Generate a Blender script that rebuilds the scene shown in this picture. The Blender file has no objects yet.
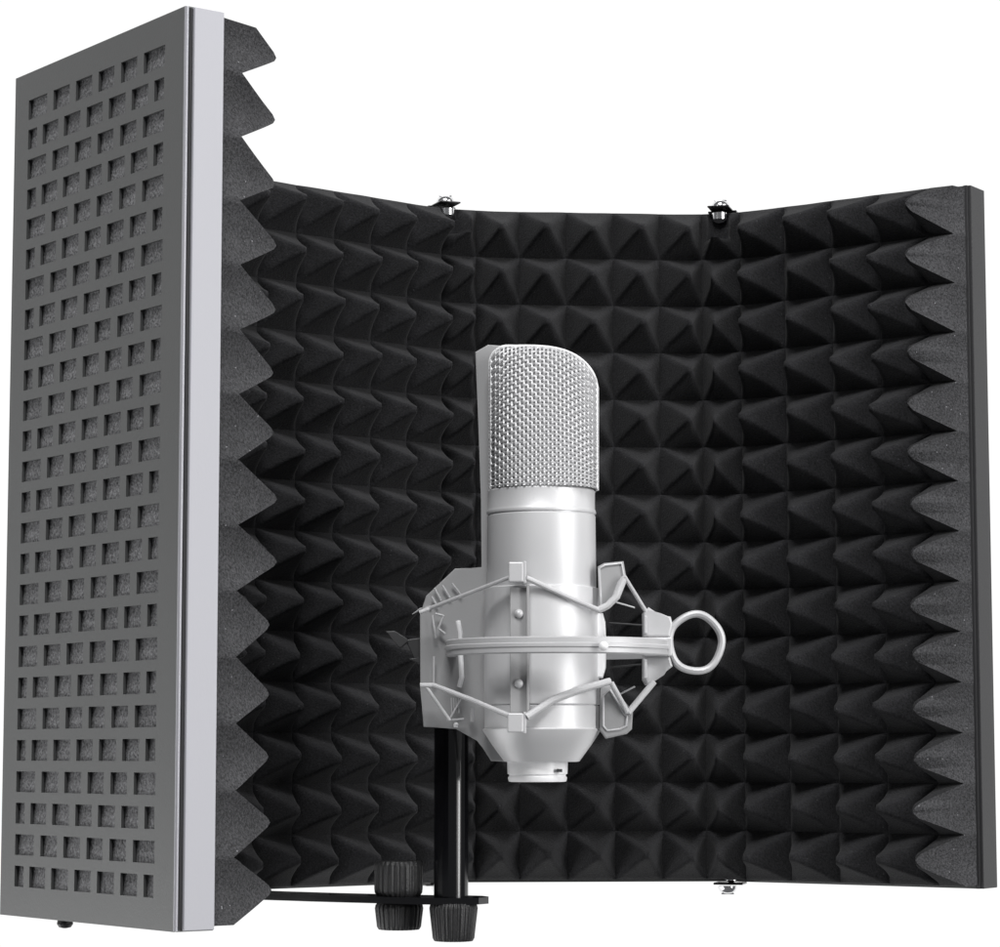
import bpy, bmesh, math, random
from mathutils import Vector, noise
random.seed(7)
S = bpy.context.scene
C = S.collection
F = 2700.0; PIT = math.radians(5.97); ZC = 0.10
cs, sn = math.cos(PIT), math.sin(PIT)

def at(px, py, Y):
    """calibrated survey: world point at depth Y seen at photo pixel (px,py)"""
    a = (px-500)/F; b = -(py-473.5)/F
    d = Vector((a, cs-b*sn, sn+b*cs))
    k = Y/d.y
    return Vector((d.x*k, Y, d.z*k+ZC))

# ------------------------------------------------------------ materials
def mat(name, col, rough=.5, metal=0., bump=0., bscale=800., var=0., vscale=30., spec=.5, coat=0., stretch=None):
    m = bpy.data.materials.new(name); m.use_nodes = True
    nt = m.node_tree; b = nt.nodes['Principled BSDF']
    b.inputs['Base Color'].default_value = (*col, 1)
    b.inputs['Roughness'].default_value = rough
    b.inputs['Metallic'].default_value = metal
    b.inputs['Specular IOR Level'].default_value = spec
    b.inputs['Coat Weight'].default_value = coat
    tc = nt.nodes.new('ShaderNodeTexCoord')
    src = tc.outputs['Object']
    if stretch:
        mp = nt.nodes.new('ShaderNodeMapping'); mp.inputs['Scale'].default_value = stretch
        nt.links.new(src, mp.inputs[0]); src = mp.outputs[0]
    if var:
        n = nt.nodes.new('ShaderNodeTexNoise'); n.inputs['Scale'].default_value = vscale; n.inputs['Detail'].default_value = 5
        nt.links.new(src, n.inputs['Vector'])
        r = nt.nodes.new('ShaderNodeMapRange'); r.inputs[1].default_value = .13; r.inputs[2].default_value = .75
        r.inputs[3].default_value = 1-var; r.inputs[4].default_value = 1+var
        nt.links.new(n.outputs[0], r.inputs[0])
        mx = nt.nodes.new('ShaderNodeVectorMath'); mx.operation = 'SCALE'
        mx.inputs[0].default_value = col
        nt.links.new(r.outputs[0], mx.inputs['Scale']); nt.links.new(mx.outputs[0], b.inputs['Base Color'])
        r2 = nt.nodes.new('ShaderNodeMapRange'); r2.inputs[3].default_value = rough*.85; r2.inputs[4].default_value = min(1, rough*1.2)
        nt.links.new(n.outputs[0], r2.inputs[0]); nt.links.new(r2.outputs[0], b.inputs['Roughness'])
    if bump:
        n = nt.nodes.new('ShaderNodeTexNoise'); n.inputs['Scale'].default_value = bscale; n.inputs['Detail'].default_value = 2
        nt.links.new(src, n.inputs['Vector'])
        bp = nt.nodes.new('ShaderNodeBump'); bp.inputs['Strength'].default_value = bump; bp.inputs['Distance'].default_value = .0006
        nt.links.new(n.outputs[0], bp.inputs['Height']); nt.links.new(bp.outputs[0], b.inputs['Normal'])
    return m

def foam_mat(name, col, contrast=.5, specks=.5, bump=.8):
    m = bpy.data.materials.new(name); m.use_nodes = True
    nt = m.node_tree; b = nt.nodes['Principled BSDF']; L = nt.links.new
    b.inputs['Roughness'].default_value = .95
    b.inputs['Specular IOR Level'].default_value = .12
    b.inputs['Sheen Weight'].default_value = .06
    b.inputs['Sheen Roughness'].default_value = .6
    tc = nt.nodes.new('ShaderNodeTexCoord'); src = tc.outputs['Object']
    n = nt.nodes.new('ShaderNodeTexNoise'); n.inputs['Scale'].default_value = 1100; n.inputs['Detail'].default_value = 2
    n.inputs['Roughness'].default_value = .7
    L(src, n.inputs['Vector'])
    r = nt.nodes.new('ShaderNodeMapRange'); r.inputs[1].default_value = .3; r.inputs[2].default_value = .7
    r.inputs[3].default_value = 1-contrast; r.inputs[4].default_value = 1+contrast
    L(n.outputs[0], r.inputs[0])
    n2 = nt.nodes.new('ShaderNodeTexNoise'); n2.inputs['Scale'].default_value = 45; n2.inputs['Detail'].default_value = 3
    L(src, n2.inputs['Vector'])
    r2 = nt.nodes.new('ShaderNodeMapRange'); r2.inputs[1].default_value = .3; r2.inputs[2].default_value = .7
    r2.inputs[3].default_value = .85; r2.inputs[4].default_value = 1.15
    L(n2.outputs[0], r2.inputs[0])
    mu = nt.nodes.new('ShaderNodeMath'); mu.operation = 'MULTIPLY'; L(r.outputs[0], mu.inputs[0]); L(r2.outputs[0], mu.inputs[1])
    sc = nt.nodes.new('ShaderNodeVectorMath'); sc.operation = 'SCALE'; sc.inputs[0].default_value = col
    L(mu.outputs[0], sc.inputs['Scale'])
    # sparse pale glints of open cells
    v = nt.nodes.new('ShaderNodeTexVoronoi'); v.inputs['Scale'].default_value = 420
    L(src, v.inputs['Vector'])
    lt = nt.nodes.new('ShaderNodeMath'); lt.operation = 'LESS_THAN'; lt.inputs[1].default_value = .13; L(v.outputs['Distance'], lt.inputs[0])
    sp = nt.nodes.new('ShaderNodeSeparateColor'); L(v.outputs['Color'], sp.inputs[0])
    gt = nt.nodes.new('ShaderNodeMath'); gt.operation = 'GREATER_THAN'; gt.inputs[1].default_value = .90; L(sp.outputs[0], gt.inputs[0])
    am = nt.nodes.new('ShaderNodeMath'); am.operation = 'MULTIPLY'; L(lt.outputs[0], am.inputs[0]); L(gt.outputs[0], am.inputs[1])
    a2 = nt.nodes.new('ShaderNodeMath'); a2.operation = 'MULTIPLY'; a2.inputs[1].default_value = specks; L(am.outputs[0], a2.inputs[0])
    mx = nt.nodes.new('ShaderNodeMix'); mx.data_type = 'RGBA'
    L(a2.outputs[0], mx.inputs['Factor']); L(sc.outputs[0], mx.inputs['A']); mx.inputs['B'].default_value = (.34, .34, .36, 1)
    L(mx.outputs['Result'], b.inputs['Base Color'])
    bp = nt.nodes.new('ShaderNodeBump'); bp.inputs['Strength'].default_value = bump; bp.inputs['Distance'].default_value = .0007
    L(n.outputs[0], bp.inputs['Height']); L(bp.outputs[0], b.inputs['Normal'])
    return m

M = dict(
    foam=foam_mat('charcoal_foam', (.0175, .0175, .0192), .5, .12, .6),
    foamcut=foam_mat('cut_foam', (.050, .050, .053), .6, .7, .8),
    foamback=foam_mat('perforation_foam', (.15, .15, .155), .75, .45, .3),
    paint=mat('grey_painted_steel', (.098, .100, .100), .42, .5, .12, 2500, .16, 7, stretch=(1, 1, .45)),
    strip=mat('pale_satin_aluminium', (.44, .44, .475), .5, .0, .05, 1500, .05, 8, stretch=(1, 1, .4)),
    edge=mat('bright_folded_edge', (.40, .40, .43), .4, .3),
    endcap=mat('dark_grey_edge_paint', (.035, .035, .037), .45, .3, .1, 1500, .12, 14),
    hole=mat('black_seam', (.01, .01, .012), .7),
    black=mat('gloss_black_enamel', (.004, .004, .005), .12, .0, .0, var=.1, vscale=60, spec=.7),
    rubber=mat('black_ribbed_plastic', (.020, .020, .021), .48, 0, .4, 1200, .15, 90),
    zinc=mat('bright_zinc_screw', (.82, .82, .83), .18, 1.0),
    silver=mat('satin_silver_body', (.70, .70, .71), .40, .22, .04, 1800, .02, 40),
    silver2=mat('silver_band', (.80, .80, .81), .34, .25),
    wire=mat('silver_grille_wire', (.62, .62, .63), .5, .3),
    inner=mat('inner_grille_gauze', (.50, .50, .51), .6, .1, .6, 2500),
    plate=mat('pale_grey_plastic', (.35, .35, .355), .6, 0, .05, 900, .03, 25),
    clip=mat('light_grey_plastic', (.55, .55, .56), .4, .1, .05, 900, .04, 60),
    cord=mat('grey_elastic_cord', (.58, .58, .59), .5, .0, .3, 2500, .06, 200),
    lever=mat('dark_grey_lever', (.05, .05, .052), .5),
    white=mat('white_plastic', (.93, .93, .94), .35),
)

# ------------------------------------------------------------ helpers
def link(name, bm, m, parent=None, smooth=False):
    me = bpy.data.meshes.new(name); bmesh.ops.recalc_face_normals(bm, faces=bm.faces); bm.to_mesh(me); bm.free()
    for mm in (m if isinstance(m, (list, tuple)) else [m]): me.materials.append(mm)
    o = bpy.data.objects.new(name, me); C.objects.link(o)
    if parent: o.parent = parent
    if smooth:
        me.shade_smooth()
        try: me.set_sharp_from_angle(angle=math.radians(32))
        except Exception: pass
    return o
def thing(name, label, cat, group=None):
    o = bpy.data.objects.new(name, None); o.empty_display_size = .02; C.objects.link(o)
    o['label'] = label; o['category'] = cat
    if group: o['group'] = group
    return o
def quad(bm, ps, mi=0):
    f = bm.faces.new([bm.verts.new(p) for p in ps]); f.material_index = mi; return f
def tube(bm, pts, r, n=8, closed=False, caps=True):
    pts = [Vector(p) for p in pts]; N = len(pts); rings = []
    rr = r if isinstance(r, (list, tuple)) else [r]*N
    up = None
    for i, p in enumerate(pts):
        t = (pts[(i+1) % N]-pts[i-1]) if closed else (pts[min(i+1, N-1)]-pts[max(i-1, 0)])
        t.normalize()
        if up is None:
            up = Vector((0, 0, 1)) if abs(t.z) < .9 else Vector((0, 1, 0))
        u = (up-t*up.dot(t)).normalized(); v = t.cross(u); up = u
        rings.append([bm.verts.new(p+(u*math.cos(2*math.pi*k/n)+v*math.sin(2*math.pi*k/n))*rr[i]) for k in range(n)])
    M_ = N if closed else N-1
    for i in range(M_):
        a, b = rings[i], rings[(i+1) % N]
        for k in range(n): bm.faces.new((a[k], a[(k+1) % n], b[(k+1) % n], b[k]))
    if caps and not closed:
        bm.faces.new(rings[0][::-1]); bm.faces.new(rings[-1])
def lathe(bm, prof, c, n=64, axis=Vector((0, 0, 1)), ridge=0, nr=0):
    """prof = [(offset along axis, radius)]"""
    axis = axis.normalized(); a = axis.orthogonal().normalized()
    if abs(axis.z) > .9: a = Vector((1, 0, 0))-axis*axis.x; a.normalize()
    b = axis.cross(a); rings = []
    for h, r in prof:
        ring = []
        for k in range(n):
            q = 2*math.pi*k/n; R = r
            if ridge and r > .001: R = r*(1+ridge*(1 if math.sin(nr*q) > 0 else -1))
            ring.append(bm.verts.new(c+axis*h+(a*math.cos(q)+b*math.sin(q))*max(R, 1e-5)))
        rings.append(ring)
    for i in range(len(rings)-1):
        for k in range(n): bm.faces.new((rings[i][k], rings[i][(k+1) % n], rings[i+1][(k+1) % n], rings[i+1][k]))
    bm.faces.new(rings[0][::-1]); bm.faces.new(rings[-1])
def box(bm, c, ex, ey, ez, X=Vector((1, 0, 0)), Y=Vector((0, 1, 0)), Z=Vector((0, 0, 1)), bev=0.):
    vs = {}
    for i in (-1, 1):
        for j in (-1, 1):
            for k in (-1, 1): vs[i, j, k] = bm.verts.new(c+X*ex*i+Y*ey*j+Z*ez*k)
    fs = []
    for q in ([(-1,-1,-1),(-1,-1,1),(-1,1,1),(-1,1,-1)], [(1,-1,-1),(1,1,-1),(1,1,1),(1,-1,1)],
              [(-1,-1,-1),(1,-1,-1),(1,-1,1),(-1,-1,1)], [(-1,1,-1),(-1,1,1),(1,1,1),(1,1,-1)],
              [(-1,-1,-1),(-1,1,-1),(1,1,-1),(1,-1,-1)], [(-1,-1,1),(1,-1,1),(1,1,1),(-1,1,1)]):
        fs.append(bm.faces.new([vs[a] for a in q]))
    if bev:
        es = list({e for f in fs for e in f.edges})
        bmesh.ops.bevel(bm, geom=es, offset=bev, segments=2, profile=.5, affect='EDGES')
def slab(bm, poly, th, bev=0., yaxis=Vector((0, 1, 0))):
    """polygon of world points extruded by th along yaxis"""
    a = [bm.verts.new(p) for p in poly]; b = [bm.verts.new(Vector(p)+yaxis*th) for p in poly]
    fs = [bm.faces.new(a), bm.faces.new(b[::-1])]
    for i in range(len(a)): fs.append(bm.faces.new((a[i], b[i], b[(i+1) % len(a)], a[(i+1) % len(a)])))
    if bev:
        es = list(fs[0].edges)
        bmesh.ops.bevel(bm, geom=es, offset=bev, segments=2, profile=.5, affect='EDGES')

# ------------------------------------------------------------ shield geometry (plan view)
Z0 = ZC-.0592; H = .32
P = [Vector(p) for p in ((-.0978, .9305), (-.1755, 1.0328), (-.1408, 1.1861), (-.0250, 1.2815), (.1094, 1.2924), (.2148, 1.2204))]
TH = .0150
segs = []
s0 = 0
for a, b in zip(P, P[1:]):
    d = (b-a); l = d.length; d.normalize(); n = Vector((d.y, -d.x))     # towards the inside of the curve
    segs.append((s0, s0+l, a, d, n)); s0 += l
def sgn(n, d): return n
# inside is on the camera/centre side: check orientation with a centre point
cen = Vector((.03, 1.08))
segs = [(u, v, a, d, n if (cen-a).dot(n) > 0 else -n) for (u, v, a, d, n) in segs]
knots = [sg[0] for sg in segs]+[segs[-1][1]]
def path(s, h):
    def raw(x):
        k = 0
        while k < len(segs)-1 and x > segs[k][1]: k += 1
        u, v, a, d, n = segs[k]
        return a+d*(x-u)
    k = 0
    while k < len(segs)-1 and s > segs[k][1]: k += 1
    n = segs[k][4]
    # the foam bridges the folds in a soft curve
    W = min(.026, s-knots[0]+1e-5, max(1e-5, knots[-1]-s+.004))
    p = raw(s) if W < .002 else sum((raw(s+W*q/6) for q in range(-6, 7)), Vector((0, 0)))/13
    nn = n.copy()
    for j in range(1, len(segs)):
        w = .036 if j in (1, 2) else .027
        x = s-knots[j]
        if abs(x) < w:
            t = (x/w+1)/2; t = t*t*(3-2*t)
            nn = (segs[j-1][4]*(1-t)+segs[j][4]*t).normalized()
    # round the concave corners of the backing slightly
    return p+nn*h

shield = thing('acoustic_shield', 'folding five panel microphone isolation shield with perforated grey metal back and black pyramid foam', 'acoustic shield')
shield.location = (0.03, 1.25, Z0)
bpy.context.view_layer.update()
def under(o, root):
    o.parent = root; o.matrix_parent_inverse = root.matrix_world.inverted(); return o
def part(name, bm, m, root, smooth=False):
    o = link(name, bm, m, None, smooth)
    if root.type == 'MESH' : o.parent = root
    else: under(o, root)
    return o

ODD = [(.080, .187), (.225, .320), (.357, .452), (.490, .582), (.622, .716), (.756, .880)]
EVEN = [(.080, .131), (.165, .255), (.290, .386), (.423, .516), (.553, .650), (.687, .783), (.820, .876)]
def persp(s, dn=.93, df=1.03):  # image fraction -> fraction along the plate
    return s*df/(dn+s*(df-dn))
def panel(idx, end_lip_a=False, end_lip_b=False):
    u, v, a, d, n = segs[idx]
    L = v-u
    if idx == 1: a = a+d*.022; L -= .022
    flip = idx != 0
    A = a-n*TH
    t = .0011
    def pt(f, z, off):   # f: 0 far (B) .. 1 near (A end) for the wing
        q = A+d*(L*(1-f)) if not flip else A+d*(L*f)
        return Vector((*(q+n*off), Z0+z))
    bm = bmesh.new()
    rows = 26; cols_list = []
    pitch = .908/25; hh = pitch*.66
    zs = []
    for r in range(rows):
        c = 1-.046-r*pitch
        zs.append((c-hh/2, c+hh/2, ODD if r % 2 == 0 else EVEN))
    def both(f0, f1, z0, z1):
        quad(bm, [pt(f0, z0*H, 0), pt(f1, z0*H, 0), pt(f1, z1*H, 0), pt(f0, z1*H, 0)])
        quad(bm, [pt(f0, z0*H, t), pt(f0, z1*H, t), pt(f1, z1*H, t), pt(f1, z0*H, t)])
    top = 1.0
    for (z0, z1, cl) in zs:
        both(0, 1, z1, top)
        f = 0
        for (x0, x1) in cl:
            x0, x1 = persp(x0), persp(x1)
            both(f, x0, z0, z1); f = x1
            # walls of the punched hole
            quad(bm, [pt(x0, z0*H, 0), pt(x0, z1*H, 0), pt(x0, z1*H, t), pt(x0, z0*H, t)])
            quad(bm, [pt(x1, z0*H, 0), pt(x1, z0*H, t), pt(x1, z1*H, t), pt(x1, z1*H, 0)])
            quad(bm, [pt(x0, z1*H, 0), pt(x1, z1*H, 0), pt(x1, z1*H, t), pt(x0, z1*H, t)])
            quad(bm, [pt(x0, z0*H, 0), pt(x0, z0*H, t), pt(x1, z0*H, t), pt(x1, z0*H, 0)])
        both(f, 1, z0, z1)
        top = z0
    both(0, 1, 0, top)
    # folded lips: top, bottom and both sides (thin closed boxes)
    dd = Vector((d.x, d.y, 0)); nn = Vector((n.x, n.y, 0)); UZ = Vector((0, 0, 1))
    mid = Vector((*(A+d*L/2), Z0))
    lipd = TH-t
    for z in (.0006, H-.0006):
        box(bm, mid+UZ*z+nn*(t+lipd/2), L/2, lipd/2, .0006, dd, nn, UZ)
    for s in (0, 1):
        if (s == 0 and end_lip_a) or (s == 1 and end_lip_b): continue
        c = Vector((*(A+d*(L*s+(.0006 if s == 0 else -.0006))), Z0+H/2))+nn*(t+lipd/2)
        box(bm, c, .0006, lipd/2, H/2-.0013, dd, nn, UZ)
    bmesh.ops.remove_doubles(bm, verts=bm.verts, dist=1e-6)
    o = part('panel', bm, M['paint'], shield)
    # foam pad lying behind the perforations
    bm = bmesh.new()
    box(bm, Vector((*(a+d*L/2), Z0+H/2))-nn*.0070, L/2-.002, .0062, H/2-.0022, dd, nn, UZ)
    part('foam_pad', bm, M['foamback'], shield)
    return o
for i in range(5):
    pn = panel(i, end_lip_a=(i == 0), end_lip_b=(i == 4))
    if i == 0: wing = pn
    if i == 4: last = pn
# bright side strip of the wing (its front edge), with a rounded bright fold and a dark seam
u, v, a, d, n = segs[0]
dd = Vector((d.x, d.y, 0)); nn = Vector((n.x, n.y, 0)); UZ = Vector((0, 0, 1))
E0 = Vector((*a, Z0+H/2))
bm = bmesh.new()
box(bm, E0-nn*(TH/2-.0012)-dd*.0007, .0009, TH/2-.0015, H/2-.0003, dd, nn, UZ, .0003)
part('side_strip', bm, M['strip'], shield)
bm = bmesh.new()
tube(bm, [E0-nn*(TH-.0004)+UZ*z for z in (-H/2+.0003, H/2-.0003)], .0008, 14)
part('folded_edge', bm, M['edge'], shield, True)
bm = bmesh.new()
box(bm, E0-nn*(TH-.0019)+dd*.00005, .0006, .0006, H/2-.0006, dd, nn, UZ)
part('seam', bm, M['hole'], shield)
# dark side lip of the far right panel
u, v, a, d, n = segs[4]
dd = Vector((d.x, d.y, 0)); nn = Vector((n.x, n.y, 0))
E1 = Vector((*(a+d*(v-u)), Z0+H/2))
bm = bmesh.new()
box(bm, E1-nn*(TH/2)+dd*.0006, .0011, TH/2, H/2, dd, nn, UZ, .0004)
box(bm, E1+nn*.0004-dd*.0008, .0010, .0005, H/2, dd, nn, UZ, .0002)
part('side_strip', bm, M['endcap'], shield)

# ------------------------------------------------------------ pyramid foam liner
sD, sE, sEnd = knots[3], knots[4], knots[5]
ap = [sE+(sEnd-.0030-sE)*k/5 for k in range(0, 6)]
ap = [sD+(sE-sD)*k/6 for k in range(0, 6)]+ap
left = [sD-.0212*k for k in range(1, 8)][::-1]
n_l = 15; st = .0012
ap = [st+(left[0]-st)*k/n_l for k in range(n_l)]+left+ap
NV = 14; SUB = 14
BASE = .0090; TOOTH = .0255
bm = bmesh.new()
svals = []
for i in range(len(ap)-1):
    for k in range(SUB):
        t = k/SUB; svals.append((ap[i]+(ap[i+1]-ap[i])*t, abs(1-abs(2*t-1)), i+(0 if t < .5 else 1)))
svals.append((ap[-1], 0., len(ap)-1))
vvals = []
for j in range(NV):
    for k in range(SUB): vvals.append((j+k/SUB, abs(2*k/SUB-1), j))
vvals.append((float(NV), 1., NV-1))
def rows_at(s): return 13.82+.17*min(1, max(0, (s-knots[1])/.09))
hinge_cols = [i for i, x in enumerate(ap) if min(abs(x-knots[3]), abs(x-knots[4])) < .015]
def svals_near(s): return min(abs(s-knots[3]+.0055), abs(s-knots[4]))
ZB, ZT = Z0+.0014, Z0+H-.0012
jit = {(i, j): (random.uniform(-.05, .05), random.uniform(-.06, .06), random.uniform(-.11, .02)) for i in range(len(ap)) for j in range(NV)}
grid = []
for (s, ts, ci) in svals:
    colv = []
    nr = rows_at(s)
    for (cc, tv, cj) in vvals:
        if cc > nr: cc = nr+(cc-nr)*.02; tv = abs(2*(min(cc, 13.999)-13)-1)
        vv = min(1, cc/nr)
        dm = max(0, .16-abs(ts-tv))/.16
        m = min(1, max(ts, tv)+dm*dm*.16/4*min(1, max(ts, tv)*3)*(1 if max(ts, tv) < .9 else 0))
        js, jv, jh = jit[(ci, cj)]
        if ci in (0, len(ap)-1): js = 0
        if ci in (1, 2): jh = -.14; js = 0
        e = 1-m
        hgt = e
        cap = .74 if ci == len(ap)-1 else (.85 if ci == 0 else .84)
        if e > cap: hgt = cap+(e-cap)*(.30 if ci == len(ap)-1 else .45)       # slightly blunted tips
        pw = 1.0 if ci in (0, len(ap)-1) else 1.22
        hgt = hgt**pw*(1.0 if pw == 1 else 1.03)
        if ci == len(ap)-1: hgt *= 1.12
        hgt = hgt-.035*math.sin(math.pi*min(1, e))*0
        h = BASE+TOOTH*hgt*(1+jh)
        ss = s+js*(e)*.0224*.9
        w0 = max(0, 1-(s-ap[0])/.045); w1 = max(0, 1-(ap[-1]-s)/.06)
        ss += .0130*hgt*w0-.0150*hgt*w1
        q = Vector((s*60, vv*18, 3.))
        if ci in hinge_cols and (cc > 13.42): h = min(h, BASE*(1+2.2*max(0, abs(svals_near(s))-.0062)/.006))
        h += noise.noise(q*1.3)*.0007+noise.noise(q*5)*.0002*e
        xy = path(ss, h)
        z = ZB+(ZT-ZB)*vv+jv*e*.0229*.8
        colv.append(bm.verts.new((xy.x, xy.y, z)))
    grid.append(colv)
for i in range(len(grid)-1):
    for j in range(len(vvals)-1):
        a_, b_, c_, d_ = grid[i][j], grid[i+1][j], grid[i+1][j+1], grid[i][j+1]
        up_s = svals[i+1][1]-svals[i][1] > 0; up_v = vvals[j+1][1]-vvals[j][1] > 0
        if up_s == up_v: bm.faces.new((a_, b_, c_)); bm.faces.new((a_, c_, d_))
        else: bm.faces.new((a_, b_, d_)); bm.faces.new((b_, c_, d_))
# back edges + caps
def basept(s, vv):
    xy = path(s, .0002); return bm.verts.new((xy.x, xy.y, ZB+(ZT-ZB)*vv))
for gi, s in ((0, ap[0]), (len(grid)-1, ap[-1]+.0022)):
    bs = [basept(s, min(1, vv[0]/rows_at(s))) for vv in vvals]
    for j in range(len(vvals)-1):
        f = bm.faces.new((grid[gi][j], grid[gi][j+1], bs[j+1], bs[j])); f.material_index = 1
for vj in (0, len(vvals)-1):
    bs = [basept(sv[0], 0. if vj == 0 else 1.) for sv in svals]
    for i in range(len(svals)-1):
        f = bm.faces.new((grid[i][vj], grid[i+1][vj], bs[i+1], bs[i])); f.material_index = 1
bmesh.ops.dissolve_degenerate(bm, dist=1e-6, edges=bm.edges)
foam = part('foam_liner', bm, [M['foam'], M['foamcut']], shield)
for pl in foam.data.polygons: pl.use_smooth = pl.material_index == 0
foam.data.set_sharp_from_angle(angle=math.radians(75))

# ------------------------------------------------------------ hinge plates with screws
def hinge(k, top=True):
    p = P[k]; nb = (segs[k-1][4]+segs[k][4]).normalized()
    tb = Vector((-nb.y, nb.x))
    zz = Z0+H+.0008 if top else Z0-.0008
    sg = 1 if top else -1
    bm = bmesh.new()
    c = Vector((p.x-(.0058 if k == 3 else 0), p.y, zz))
    X3 = Vector((tb.x, tb.y, 0)); N3 = Vector((nb.x, nb.y, 0))
    box(bm, c+N3*.002, .007, .006, .0005, X3, N3, UZ, .0003)
    hg = part('hinge_plate', bm, M['black'], shield)
    bm = bmesh.new()
    q = c+N3*.003
    q = c+N3*(.0125 if top else .009)+UZ*.0009*sg
    lathe(bm, [(0, .0044), (.0012*sg, .0044), (.0026*sg, .0036), (.0034*sg, .0022), (.0037*sg, .0004)], q, 24, UZ)
    box(bm, q+UZ*.0036*sg, .0030, .0005, .0003, bev=.0001)
    o = link('screw', bm, M['zinc'], hg, True)
    # bright nut below the plate, in front of the foam
    bm = bmesh.new()
    q2 = c+N3*.0150-UZ*.0014*sg
    if not top: q2 = c-N3*.001+UZ*.0005
    lathe(bm, [(0, .0012), (-.0008*sg, .0036), (-.0040*sg, .0036), (-.0054*sg, .0022), (-.0060*sg, .0002)], q2, 12, UZ)
    link('nut', bm, M['zinc'], hg, True)
    if top:
        bm = bmesh.new()
        pts = []
        box(bm, c+N3*.0100+UZ*.0005, .0052, .0095, .0004, X3, N3, UZ, .0003)
        link('tab', bm, M['black'], hg)
hinge(3); hinge(4); hinge(4, False); hinge(3, False)
hinge(2); hinge(2, False)
# small dark foot under the wing
bm = bmesh.new(); q = at(65, 924, .999)
lathe(bm, [(.0012, .0028), (0, .0030), (-.0012, .0022), (-.0016, .0006)], q, 16)
part('foot', bm, M['rubber'], shield, True)

# ------------------------------------------------------------ mounting stand
RY = 1.160
stand = thing('mounting_stand', 'black metal bar with upright glossy pole and two ribbed knobs under the foam shield', 'stand')
stand.location = at(451, 900, RY); bpy.context.view_layer.update()
zpl = at(451, 899, RY).z
bm = bmesh.new()
def bar(pts, wid, th, z):
    n_ = len(pts); A_, B_ = [], []
    for i, p in enumerate(pts):
        t = (Vector(pts[min(i+1, n_-1)])-Vector(pts[max(i-1, 0)])).normalized(); nn_ = Vector((-t.y, t.x))
        w = wid[i]
        A_.append(Vector(p)+nn_*w); B_.append(Vector(p)-nn_*w)
    poly = [Vector((*q, z)) for q in A_]+[Vector((*q, z)) for q in B_[::-1]]
    slab(bm, poly, th, 0, UZ)
cx, cy = at(451, 899, RY).x, RY
pts = [(-.125, 1.215), (-.10, 1.196), (-.075, 1.181), (-.048, 1.168), (cx-.012, 1.161), (cx+.002, 1.159), (cx+.0125, 1.158), (cx+.0160, 1.158)]
bar(pts, [.010, .010, .010, .0105, .012, .012, .0085, .002], .0028, zpl-.0018)
part('base_bar', bm, M['black'], stand, True)
bm = bmesh.new()
zt = at(451, 700, RY).z
pr = .00735
lathe(bm, [(zpl+.0011, pr), (zt-.012, pr), (zt-.0118, pr*1.04), (zt-.0105, pr*1.04), (zt-.0103, pr*.98), (zt, pr*.98)], Vector((cx, RY, 0)), 64)
part('pole', bm, M['black'], stand, True)
def knob(px, py0, py1, rpx, Y, dens=34, name='knob', taper=1.):
    p0 = at(px, py0, Y); p1 = at(px, py1, Y); r = rpx*Y/F; hh = p0.z-p1.z
    bm = bmesh.new()
    lathe(bm, [(0, r*.5), (0, r*.9*taper), (.0012, r*.98*taper), (.003, r*taper), (hh-.0022, r), (hh-.0008, r*.97), (hh, r*.9)], p1, dens*4, UZ, .022, dens)
    part(name, bm, M['rubber'], stand, True)
knob(398.5, 861, 895.5, 23.5, 1.168, 26, 'locking_nut')
knob(399, 903, 929.5, 23.5, 1.168, 26, 'knob', .93)
knob(453.5, 903, 941, 23.5, RY-.004, 36, 'knob', .88)

# ------------------------------------------------------------ microphone
MY = 1.125
PX = MY/F
mic = thing('studio_microphone', 'silver studio microphone with rounded woven wire grille, held upright in the shock mount', 'microphone')
mic.location = at(540, 782, MY); bpy.context.view_layer.update()
def zy(y): return at(540, y, MY).z
ax = at(541.5, 600, MY).x
bm = bmesh.new()
prof = [(762, 34), (761.5, 37.5), (745, 49.5), (731, 58.5), (729.5, 59), (728.5, 57), (706.5, 57), (705.5, 55.5), (704.5, 57.5), (589, 57.5), (588, 54.6), (587.2, 54.6), (586.5, 54.8), (517, 54.3), (516, 53.4), (515, 53.4), (514.6, 54.6), (513, 55), (511, 54.4), (510, 53.8), (492, 53.8), (490.5, 52.8), (490, 50)]
lathe(bm, [(zy(y), r*PX) for y, r in prof], Vector((ax, MY, 0)), 128)
part('body', bm, M['silver'], mic, True)
bm = bmesh.new()
cx2 = at(537.5, 770, MY).x
lathe(bm, [(zy(782), 26*PX), (zy(781.6), 28.6*PX), (zy(779), 29.3*PX), (zy(777), 29.3*PX), (zy(776.5), 28.3*PX), (zy(774.5), 28.3*PX), (zy(774), 29.8*PX), (zy(762), 30.2*PX), (zy(758), 30.2*PX)], Vector((cx2, MY, 0)), 96)
cn = part('connector', bm, M['white'], mic, True)
bm = bmesh.new(); box(bm, Vector((at(559, 774, MY).x, MY-26*PX, zy(770.5))), 2.6*PX, 2*PX, 1.5*PX)
link('notch', bm, M['lever'], cn)
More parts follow.
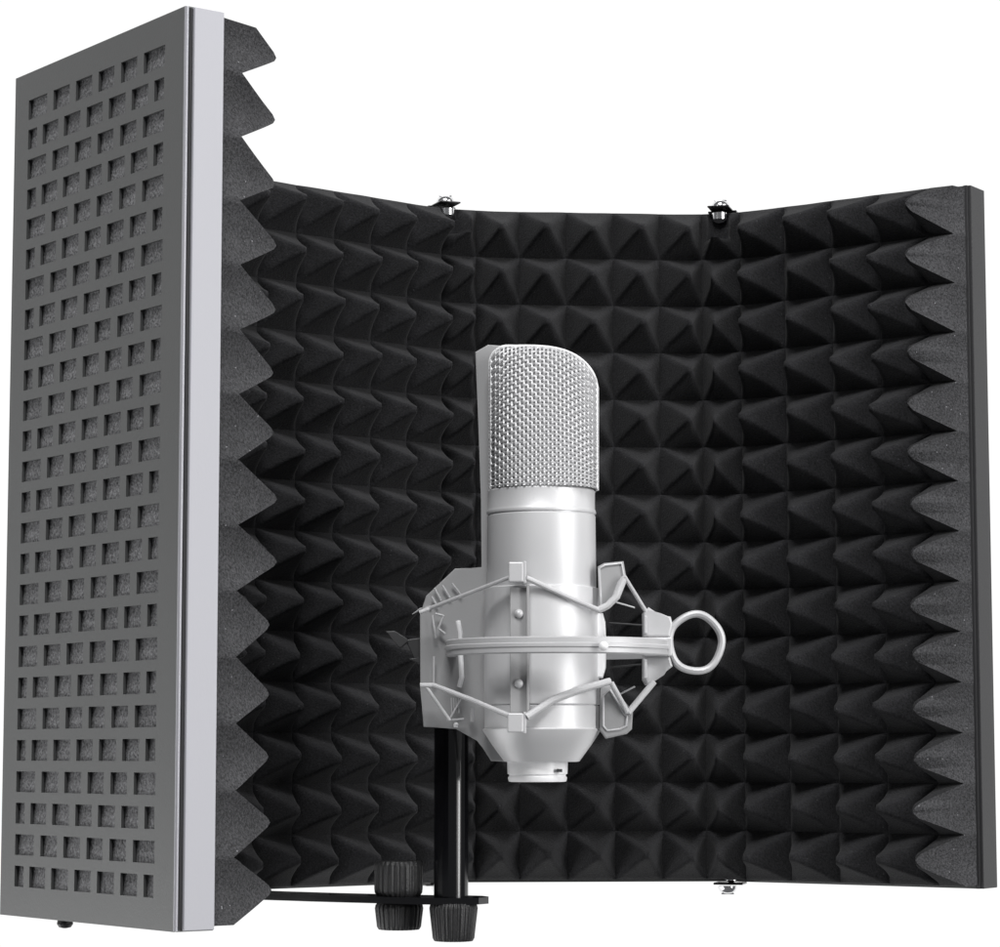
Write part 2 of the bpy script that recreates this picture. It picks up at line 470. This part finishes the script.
# head: outline in the photo's plane, swept forward and back
def head_l(y):
    return 489.5 if y > 366 else 489.5+(1-math.sqrt(max(0, 1-((366-y)/20.)**2)))*17
def head_r(y):
    return 597.5-max(0, (440-y))*.004 if y > 400 else 597.3-(1-math.sqrt(max(0, 1-((400-y)/50.)**2)))*46
def ytop(x):    # top edge of the basket
    return 346.3+max(0, x-505)**1.7*.0030
def outline_top(x):
    y = ytop(x)
    if x < 507: y = 346.3+ (1-math.sqrt(max(0, 1-((507-x)/18.)**2)))*20
    if x > 520:
        t = min(1, (x-520)/77.6); y = ytop(505)+(1-math.sqrt(max(0, 1-t**2.9)))*(392-346)
    return y
YB = 490.5
def surf(a, b, side=-1, off=0.):
    """a 0..1 across, b 0..1 up"""
    x = 489.8+(597.4-489.8)*a
    yt = outline_top(x)
    y = YB+(yt-YB)*b
    c = 2*a-1
    z01 = (YB-y)/(YB-346.)
    dep = (52*(1-z01)+24*z01)*PX
    prof = math.sqrt(max(0, 1-abs(c)**2.3))
    topr = math.sqrt(max(0, 1-max(0, (b-.90)/.10)**2.2)) if b > .90 else 1
    Y = MY+side*(dep*prof*topr+2.0*PX+off)
    p = at(x, y, MY)
    return Vector((p.x, Y, p.z))
bm = bmesh.new()
NA, NB = 26, 34; wr = .00050; amp = .00034
for side in (-1, 1):
    for i in range(NA+1):
        a = (i+.5)/(NA+1)
        pts = []
        for k in range(NB*4+1):
            b = k/(NB*4)
            pts.append(surf(a, b, side, amp*math.cos(math.pi*(b*NB)+math.pi*i)))
        tube(bm, pts, wr, 5, caps=False)
    for j in range(NB+3):
        b0 = (j+.5)/NB*.985
        pts = []
        for k in range((NA+1)*4+1):
            a = k/((NA+1)*4); b = min(.992, b0*(1-.09*(2*a-1)**2))
            pts.append(surf(min(.999, max(.001, a)), b, side, -amp*math.cos(math.pi*(a*(NA+1)-.5)+math.pi*(j+.5)+math.pi*.5)))
        tube(bm, pts, wr, 5, caps=False)
part('grille', bm, M['wire'], mic, True)
bm = bmesh.new()
for side in (-1, 1):
    g = [[bm.verts.new(surf(i/30, j/30, side, -.0013)) for j in range(31)] for i in range(31)]
    for i in range(30):
        for j in range(30): bm.faces.new((g[i][j], g[i+1][j], g[i+1][j+1], g[i][j+1]))
part('inner_gauze', bm, M['inner'], mic, True)
# rim band that arches over the basket
bm = bmesh.new()
rim = [at(489.8, YB-(YB-367)*t, MY) for t in [k/10 for k in range(10)]]
rim += [at(489.8+(597.4-489.8)*k/60, outline_top(489.8+(597.4-489.8)*k/60), MY) for k in range(61)]
rim += [at(597.4, 399+(YB-399)*t, MY) for t in [k/10 for k in range(1, 11)]]
rb = []
for i, p in enumerate(rim):
    if i and (p-rb[-1]).length < .0008: continue
    rb.append(p)
wY = 5.2*PX; wT = 1.5*PX
rings = []
for i, p in enumerate(rb):
    t = (rb[min(i+1, len(rb)-1)]-rb[max(0, i-1)]).normalized(); nn_ = Vector((t.z, 0, -t.x))
    ring = []
    for q in range(12):
        an = 2*math.pi*q/12
        ring.append(bm.verts.new(p+Vector((0, 1, 0))*math.copysign(abs(math.cos(an))**.6, math.cos(an))*wY+nn_*math.copysign(abs(math.sin(an))**.8, math.sin(an))*wT))
    rings.append(ring)
for i in range(len(rings)-1):
    for q in range(12): bm.faces.new((rings[i][q], rings[i][(q+1) % 12], rings[i+1][(q+1) % 12], rings[i+1][q]))
bm.faces.new(rings[0]); bm.faces.new(rings[-1][::-1])
ed = [surf(.012, k/20*.985) for k in range(21)]+[surf(.012+.976*k/50, .985) for k in range(1, 50)]+[surf(.988, (20-k)/20*.985) for k in range(21)]
tube(bm, [p-Vector((0, .0006, 0)) for p in ed], 1.25*PX, 8)
part('grille_rim', bm, M['white'], mic, True)

# ------------------------------------------------------------ shock mount
sm = thing('shock_mount', 'pale grey spider shock mount with elastic cords and round thumb loop around the microphone', 'shock mount')
sm.location = at(451, 727, 1.145); bpy.context.view_layer.update()
def z2(x, y): return (410+x/2.96, 480+y/2.96)
# grey cut-out fringe around microphone and mount, added as a solid plate
PY = MY+.008
poly = [(475.2, 352), (488, 344.6), (500, 345.4), (512, 372), (540, 400), (560, 560), (556, 700), (545, 752), (508, 762), (491, 761), (478, 740), (456.5, 728), (423.5, 727), (420.4, 690), (419.8, 615), (426, 596), (455, 568.5), (482.8, 568.2), (481, 500), (478.6, 430)]
bm = bmesh.new(); slab(bm, [at(x, y, PY) for x, y in poly], .0022, .0005)
part('cutout_fringe_plate', bm, M['plate'], sm)
# ring
bm = bmesh.new()
rc = at(558, 648.5, MY); RR = 112*PX
prof_r = []
n_ = 128
R1, R0, hh = RR, RR-.0032, 8.2*PX
sec = [(R0, -hh), (R1-.0006, -hh), (R1, -hh*.85), (R1, -hh*.3), (R1+.0005, -hh*.18), (R1+.0005, hh*.18), (R1, hh*.3), (R1, hh*.85), (R1-.0006, hh), (R0, hh)]
rings = []
for k in range(n_):
    q = 2*math.pi*k/n_
    yy = .036*0
    rings.append([bm.verts.new(rc+Vector((math.cos(q)*r, math.sin(q)*r*.86, z))) for r, z in sec])
for k in range(n_):
    for j in range(len(sec)): bm.faces.new((rings[k][j], rings[(k+1) % n_][j], rings[(k+1) % n_][(j+1) % len(sec)], rings[k][(j+1) % len(sec)]))
part('ring', bm, M['clip'], sm, True)
# white side pad of the cradle, right of the body
bm = bmesh.new()
slab(bm, [at(x, y, MY-.006) for x, y in ((584, 616), (590, 613), (603, 613), (605.5, 622), (606.5, 645), (606, 668), (603, 678), (592, 676), (584, 672))], .010, .0012)
part('side_pad', bm, M['white'], sm, True)
FY = MY-66*PX        # plane in front of the microphone body
def cord(pts, r, name='cord', m='cord', Y=None, n=10):
    bm = bmesh.new(); Q = [at(*z2(p[0], p[1]), p[2] if len(p) > 2 else (Y or FY)) for p in pts]
    out = []
    for i in range(len(Q)-1):
        k = 5
        for j in range(k): out.append(Q[i].lerp(Q[i+1], j/k))
    out.append(Q[-1])
    tube(bm, out, r*PX*(1.22 if r > 1.6 else 1.1), n)
    return part(name, bm, M[m], sm, True)
LY = MY-.004; RYY = MY-.006
cord([(28, 392, LY), (60, 380, LY), (295, 288, FY)], 1.7)
cord([(345, 290, FY), (480, 352, FY+.004), (560, 386, FY+.012)], 2.2)
cord([(556, 386, FY+.012), (585, 372, FY+.012), (612, 345, FY+.012), (634, 290, FY+.013)], 2.9)
cord([(634, 285, FY+.012), (700, 392, RYY)], 1.7)
cord([(30, 608, LY), (70, 608, LY), (180, 650, LY-.010), (292, 698, FY)], 2.1)
cord([(48, 612, LY), (118, 712, LY)], 1.5)
cord([(345, 702, FY), (420, 652, FY+.003), (500, 622, FY+.007), (592, 596, FY+.013)], 3.0)
cord([(596, 600, FY+.013), (645, 690, FY+.016)], 2.1)
cord([(645, 690, FY+.016), (722, 598, RYY)], 2.6)
# back cords on the right, behind
cord([(585, 355, MY+.02), (665, 378, MY+.015)], .8)
cord([(590, 423, MY+.02), (690, 430, MY+.015)], .8, m='lever')
cord([(590, 555, MY+.02), (690, 545, MY+.015)], .8, m='lever')
cord([(610, 640, MY+.02), (665, 612, MY+.015)], .8)
# fan of wound cord at upper left
for x0, y0, x1, y1 in ((72, 320, 92, 356), (96, 312, 118, 348), (124, 306, 150, 338), (64, 345, 80, 372)):
    cord([(x0, y0, PY-.002), (x1, y1, PY-.002)], .9)
cord([(66, 400, PY-.003), (76, 468, PY-.003)], 1.0)
cord([(71, 522, PY-.003), (70, 600, PY-.003)], 1.0)
cord([(76, 396, PY-.003), (100, 402, PY-.004), (84, 440, PY-.003), (104, 456, PY-.003)], 1.1)
for x in (122, 129, 136, 143): cord([(x, 645, PY-.003), (x+2, 690, PY-.003)], .5)
cord([(156, 640, PY-.004), (118, 708, PY-.004)], 1.0)
cord([(108, 712, PY-.004), (160, 708, PY-.004)], 1.1)
# bright post at the left of the cradle
cord([(142, 418, PY-.008), (148, 450, PY-.009), (151, 540, PY-.009), (153, 585, PY-.009), (146, 612, PY-.008)], 2.2, 'post', 'white')
cord([(185, 675, PY-.005), (185, 715, PY-.005)], 1.8, 'pin', 'clip')
bm = bmesh.new(); p = at(456, 727.5, PY-.004); lathe(bm, [(0, 2.4*PX), (3*PX, 2.6*PX), (5*PX, 1.4*PX)], p, 16); part('pin', bm, M['white'], sm, True)
# clips over the cords, in front of the body
def clip(x0, y0, x1, y1, Y, th=.003):
    bm = bmesh.new()
    a_ = at(*z2(x0, y0), Y); b_ = at(*z2(x1, y1), Y)
    box(bm, (a_+b_)/2, abs(b_.x-a_.x)/2, th/2, abs(a_.z-b_.z)/2, bev=.0006)
    # side flange
    c_ = at(*z2(x1+4, (y0+y1)/2), Y+.0005)
    box(bm, c_, 1.3*PX, th*.35, abs(a_.z-b_.z)/2+.8*PX, bev=.0002)
    return part('clip', bm, M['clip'], sm)
clip(291, 243, 336, 303, FY); clip(288, 690, 336, 748, FY)
bm = bmesh.new()
a_ = at(*z2(349, 310), FY+.002); b_ = at(*z2(349, 690), FY+.002)
box(bm, (a_+b_)/2, 1.3*PX, .0012, abs(a_.z-b_.z)/2, bev=.0002)
a_ = at(*z2(322, 318), FY+.0035); b_ = at(*z2(322, 690), FY+.0035)
box(bm, (a_+b_)/2, 8.5*PX, .0008, abs(a_.z-b_.z)/2, bev=.0002)
part('cradle_rail', bm, M['plate'], sm)
for (x, y) in ((322, 396), (322, 603)):
    bm = bmesh.new(); lathe(bm, [(0, 4.4*PX), (.0012, 4.2*PX), (.0019, 2.4*PX), (.0021, .4*PX)], at(*z2(x, y), FY+.003), 20, Vector((0, -1, 0)))
    part('rivet', bm, M['clip'], sm, True)
bm = bmesh.new(); lathe(bm, [(0, 4.6*PX), (.0012, 4.4*PX), (.0019, 2.6*PX), (.0021, .4*PX)], at(*z2(573, 492), rc.y-RR*.86+.0003), 20, Vector((0, -1, 0)))
part('rivet', bm, M['white'], sm, True)
# right hand hooks
def hook(pts, Y, inner, th=.0035):
    bm = bmesh.new(); slab(bm, [at(*z2(*p), Y) for p in pts], th, .0006)
    h_ = part('hook', bm, M['plate'], sm)
    bm = bmesh.new(); tube(bm, [at(*z2(*p), Y-.0002) for p in inner], 1.2*PX, 8, closed=True)
    o = link('hook_rim', bm, M['clip'], None, True)
    w = o.matrix_world.copy(); o.parent = h_; 
hook([(556, 256), (574, 246), (632, 240), (640, 286), (624, 305), (604, 360), (578, 388), (560, 384)], FY+.0145,
     [(560, 262), (578, 252), (626, 247), (633, 284), (618, 302), (600, 350), (580, 378), (566, 376)])
hook([(564, 612), (600, 604), (646, 676), (660, 684), (657, 738), (642, 752), (580, 766), (562, 742)], FY+.0175,
     [(572, 640), (592, 622), (634, 692), (642, 700), (640, 728), (620, 738), (584, 742), (572, 728)])
# block and round thumb loop
bm = bmesh.new()
slab(bm, [at(*z2(*p), MY-.007) for p in ((691, 392), (706, 376), (738, 400), (772, 404), (778, 426), (770, 464), (692, 464))], .012, .0009)
slab(bm, [at(*z2(*p), MY-.007) for p in ((692, 522), (770, 522), (778, 552), (748, 572), (716, 604), (700, 606), (691, 590))], .012, .0009)
a_ = at(*z2(692, 470), MY-.0095); b_ = at(*z2(776, 518), MY-.0095)
box(bm, (a_+b_)/2+Vector((0, .006, 0)), abs(b_.x-a_.x)/2, .007, abs(a_.z-b_.z)/2+.0006, bev=.0006)
for yy in ((402, 455), (530, 588)):
    a_ = at(*z2(697, yy[0]), MY-.008); b_ = at(*z2(697, yy[1]), MY-.008)
    box(bm, (a_+b_)/2, 1.4*PX, .0012, abs(a_.z-b_.z)/2, bev=.0003)
part('clamp_block', bm, M['clip'], sm)
bm = bmesh.new()
lc = at(*z2(846, 482), MY-.002)
pts = [lc+Vector(((math.cos(q)*26.0-.4)*PX*(1+.018*math.sin(5*q+.6)), 0, math.sin(q)*28.4*PX*(1+.018*math.sin(5*q+.6)))) for q in [2*math.pi*k/64 for k in range(64)]]
n0 = len(pts); rings = []
for i, p in enumerate(pts):
    rad = (p-lc).normalized(); ring = []
    for k in range(12):
        an = 2*math.pi*k/12
        ring.append(bm.verts.new(p+rad*math.copysign(abs(math.cos(an))**.7, math.cos(an))*3.7*PX+Vector((0, 1, 0))*math.copysign(abs(math.sin(an))**.6, math.sin(an))*.0045))
    rings.append(ring)
for i in range(n0):
    for k in range(12): bm.faces.new((rings[i][k], rings[i][(k+1) % 12], rings[(i+1) % n0][(k+1) % 12], rings[(i+1) % n0][k]))
part('thumb_loop', bm, M['clip'], sm, True)
# dark tilt lever parts showing at the far left
def z1(x, y): return (380+x/4.735, 540+y/4.735)
bm = bmesh.new()
slab(bm, [at(*z1(*p), PY+.004) for p in ((24, 432), (70, 430), (130, 468), (132, 482), (96, 512), (86, 506), (58, 468))], .005, .0004)
slab(bm, [at(*z1(*p), PY+.004) for p in ((136, 562), (190, 556), (240, 556), (240, 588), (180, 586))], .004, .0004)
slab(bm, [at(*z1(*p), PY+.006) for p in ((120, 472), (240, 456), (240, 560), (160, 560))], .003, .0004)
part('tilt_lever', bm, M['lever'], sm)
bm = bmesh.new()
tube(bm, [at(*z1(152, 352), PY+.003), at(*z1(190, 328), PY+.002), at(*z1(240, 318), PY-.001)], [.3*PX, 1.3*PX, 1.5*PX], 8)
part('cord_end', bm, M['cord'], sm, True)

# ------------------------------------------------------------ white studio backdrop, glowing by itself instead of lit
bm = bmesh.new()
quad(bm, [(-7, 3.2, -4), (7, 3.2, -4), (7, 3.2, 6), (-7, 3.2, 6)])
mb = bpy.data.materials.new('glowing_white_backdrop'); mb.use_nodes = True
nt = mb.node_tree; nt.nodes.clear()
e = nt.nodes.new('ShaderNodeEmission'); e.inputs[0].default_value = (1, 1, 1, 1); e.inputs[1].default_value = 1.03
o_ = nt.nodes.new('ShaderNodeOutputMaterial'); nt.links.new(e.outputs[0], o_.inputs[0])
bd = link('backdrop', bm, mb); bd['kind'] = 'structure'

# ------------------------------------------------------------ light, world, camera
w = bpy.data.worlds.new('World'); S.world = w; w.use_nodes = True
bgn = w.node_tree.nodes['Background']; bgn.inputs[0].default_value = (.95, .97, 1, 1); bgn.inputs[1].default_value = .13
def area(name, loc, target, sx, sy, power, col=(1, 1, 1)):
    l = bpy.data.lights.new(name, 'AREA'); l.shape = 'RECTANGLE'; l.size = sx; l.size_y = sy; l.energy = power; l.color = col
    o = bpy.data.objects.new(name, l); C.objects.link(o); o.location = loc
    o.rotation_euler = (Vector(target)-Vector(loc)).to_track_quat('-Z', 'Y').to_euler()
T = (.02, 1.12, .2)
area('key_softbox', (1.55, 0., .75), T, 1.1, 1.7, 17, (1, .99, .98))
area('added_strip_lamp', (1.35, .22, .35), T, .16, 1.5, 11)  # extra lamp added to brighten the pole and microphone highlights
area('front_top_fill', (-.15, -.25, 1.9), T, .9, .7, 41)
area('left_low_fill', (-.80, 1.05, -.32), (-.15, .97, .0), .8, .6, 4.6, (1, 1, 1))
area('left_high_fill', (-1.1, .1, 1.0), (-.15, .97, .1), .3, .3, 1.5)

cam = bpy.data.cameras.new('camera'); co = bpy.data.objects.new('camera', cam); C.objects.link(co)
co.location = (0, 0, ZC); co.rotation_euler = (math.radians(90)+PIT, 0, 0)
cam.sensor_fit = 'HORIZONTAL'; cam.sensor_width = 36; cam.lens = F/1000*36; cam.clip_start = .05; cam.clip_end = 60
S.camera = co
S.view_settings.view_transform = 'Standard'; S.view_settings.look = 'None'; S.view_settings.exposure = 0; S.view_settings.gamma = 1
S.render.engine = 'CYCLES'
S.render.resolution_x = 1024; S.render.resolution_y = 970
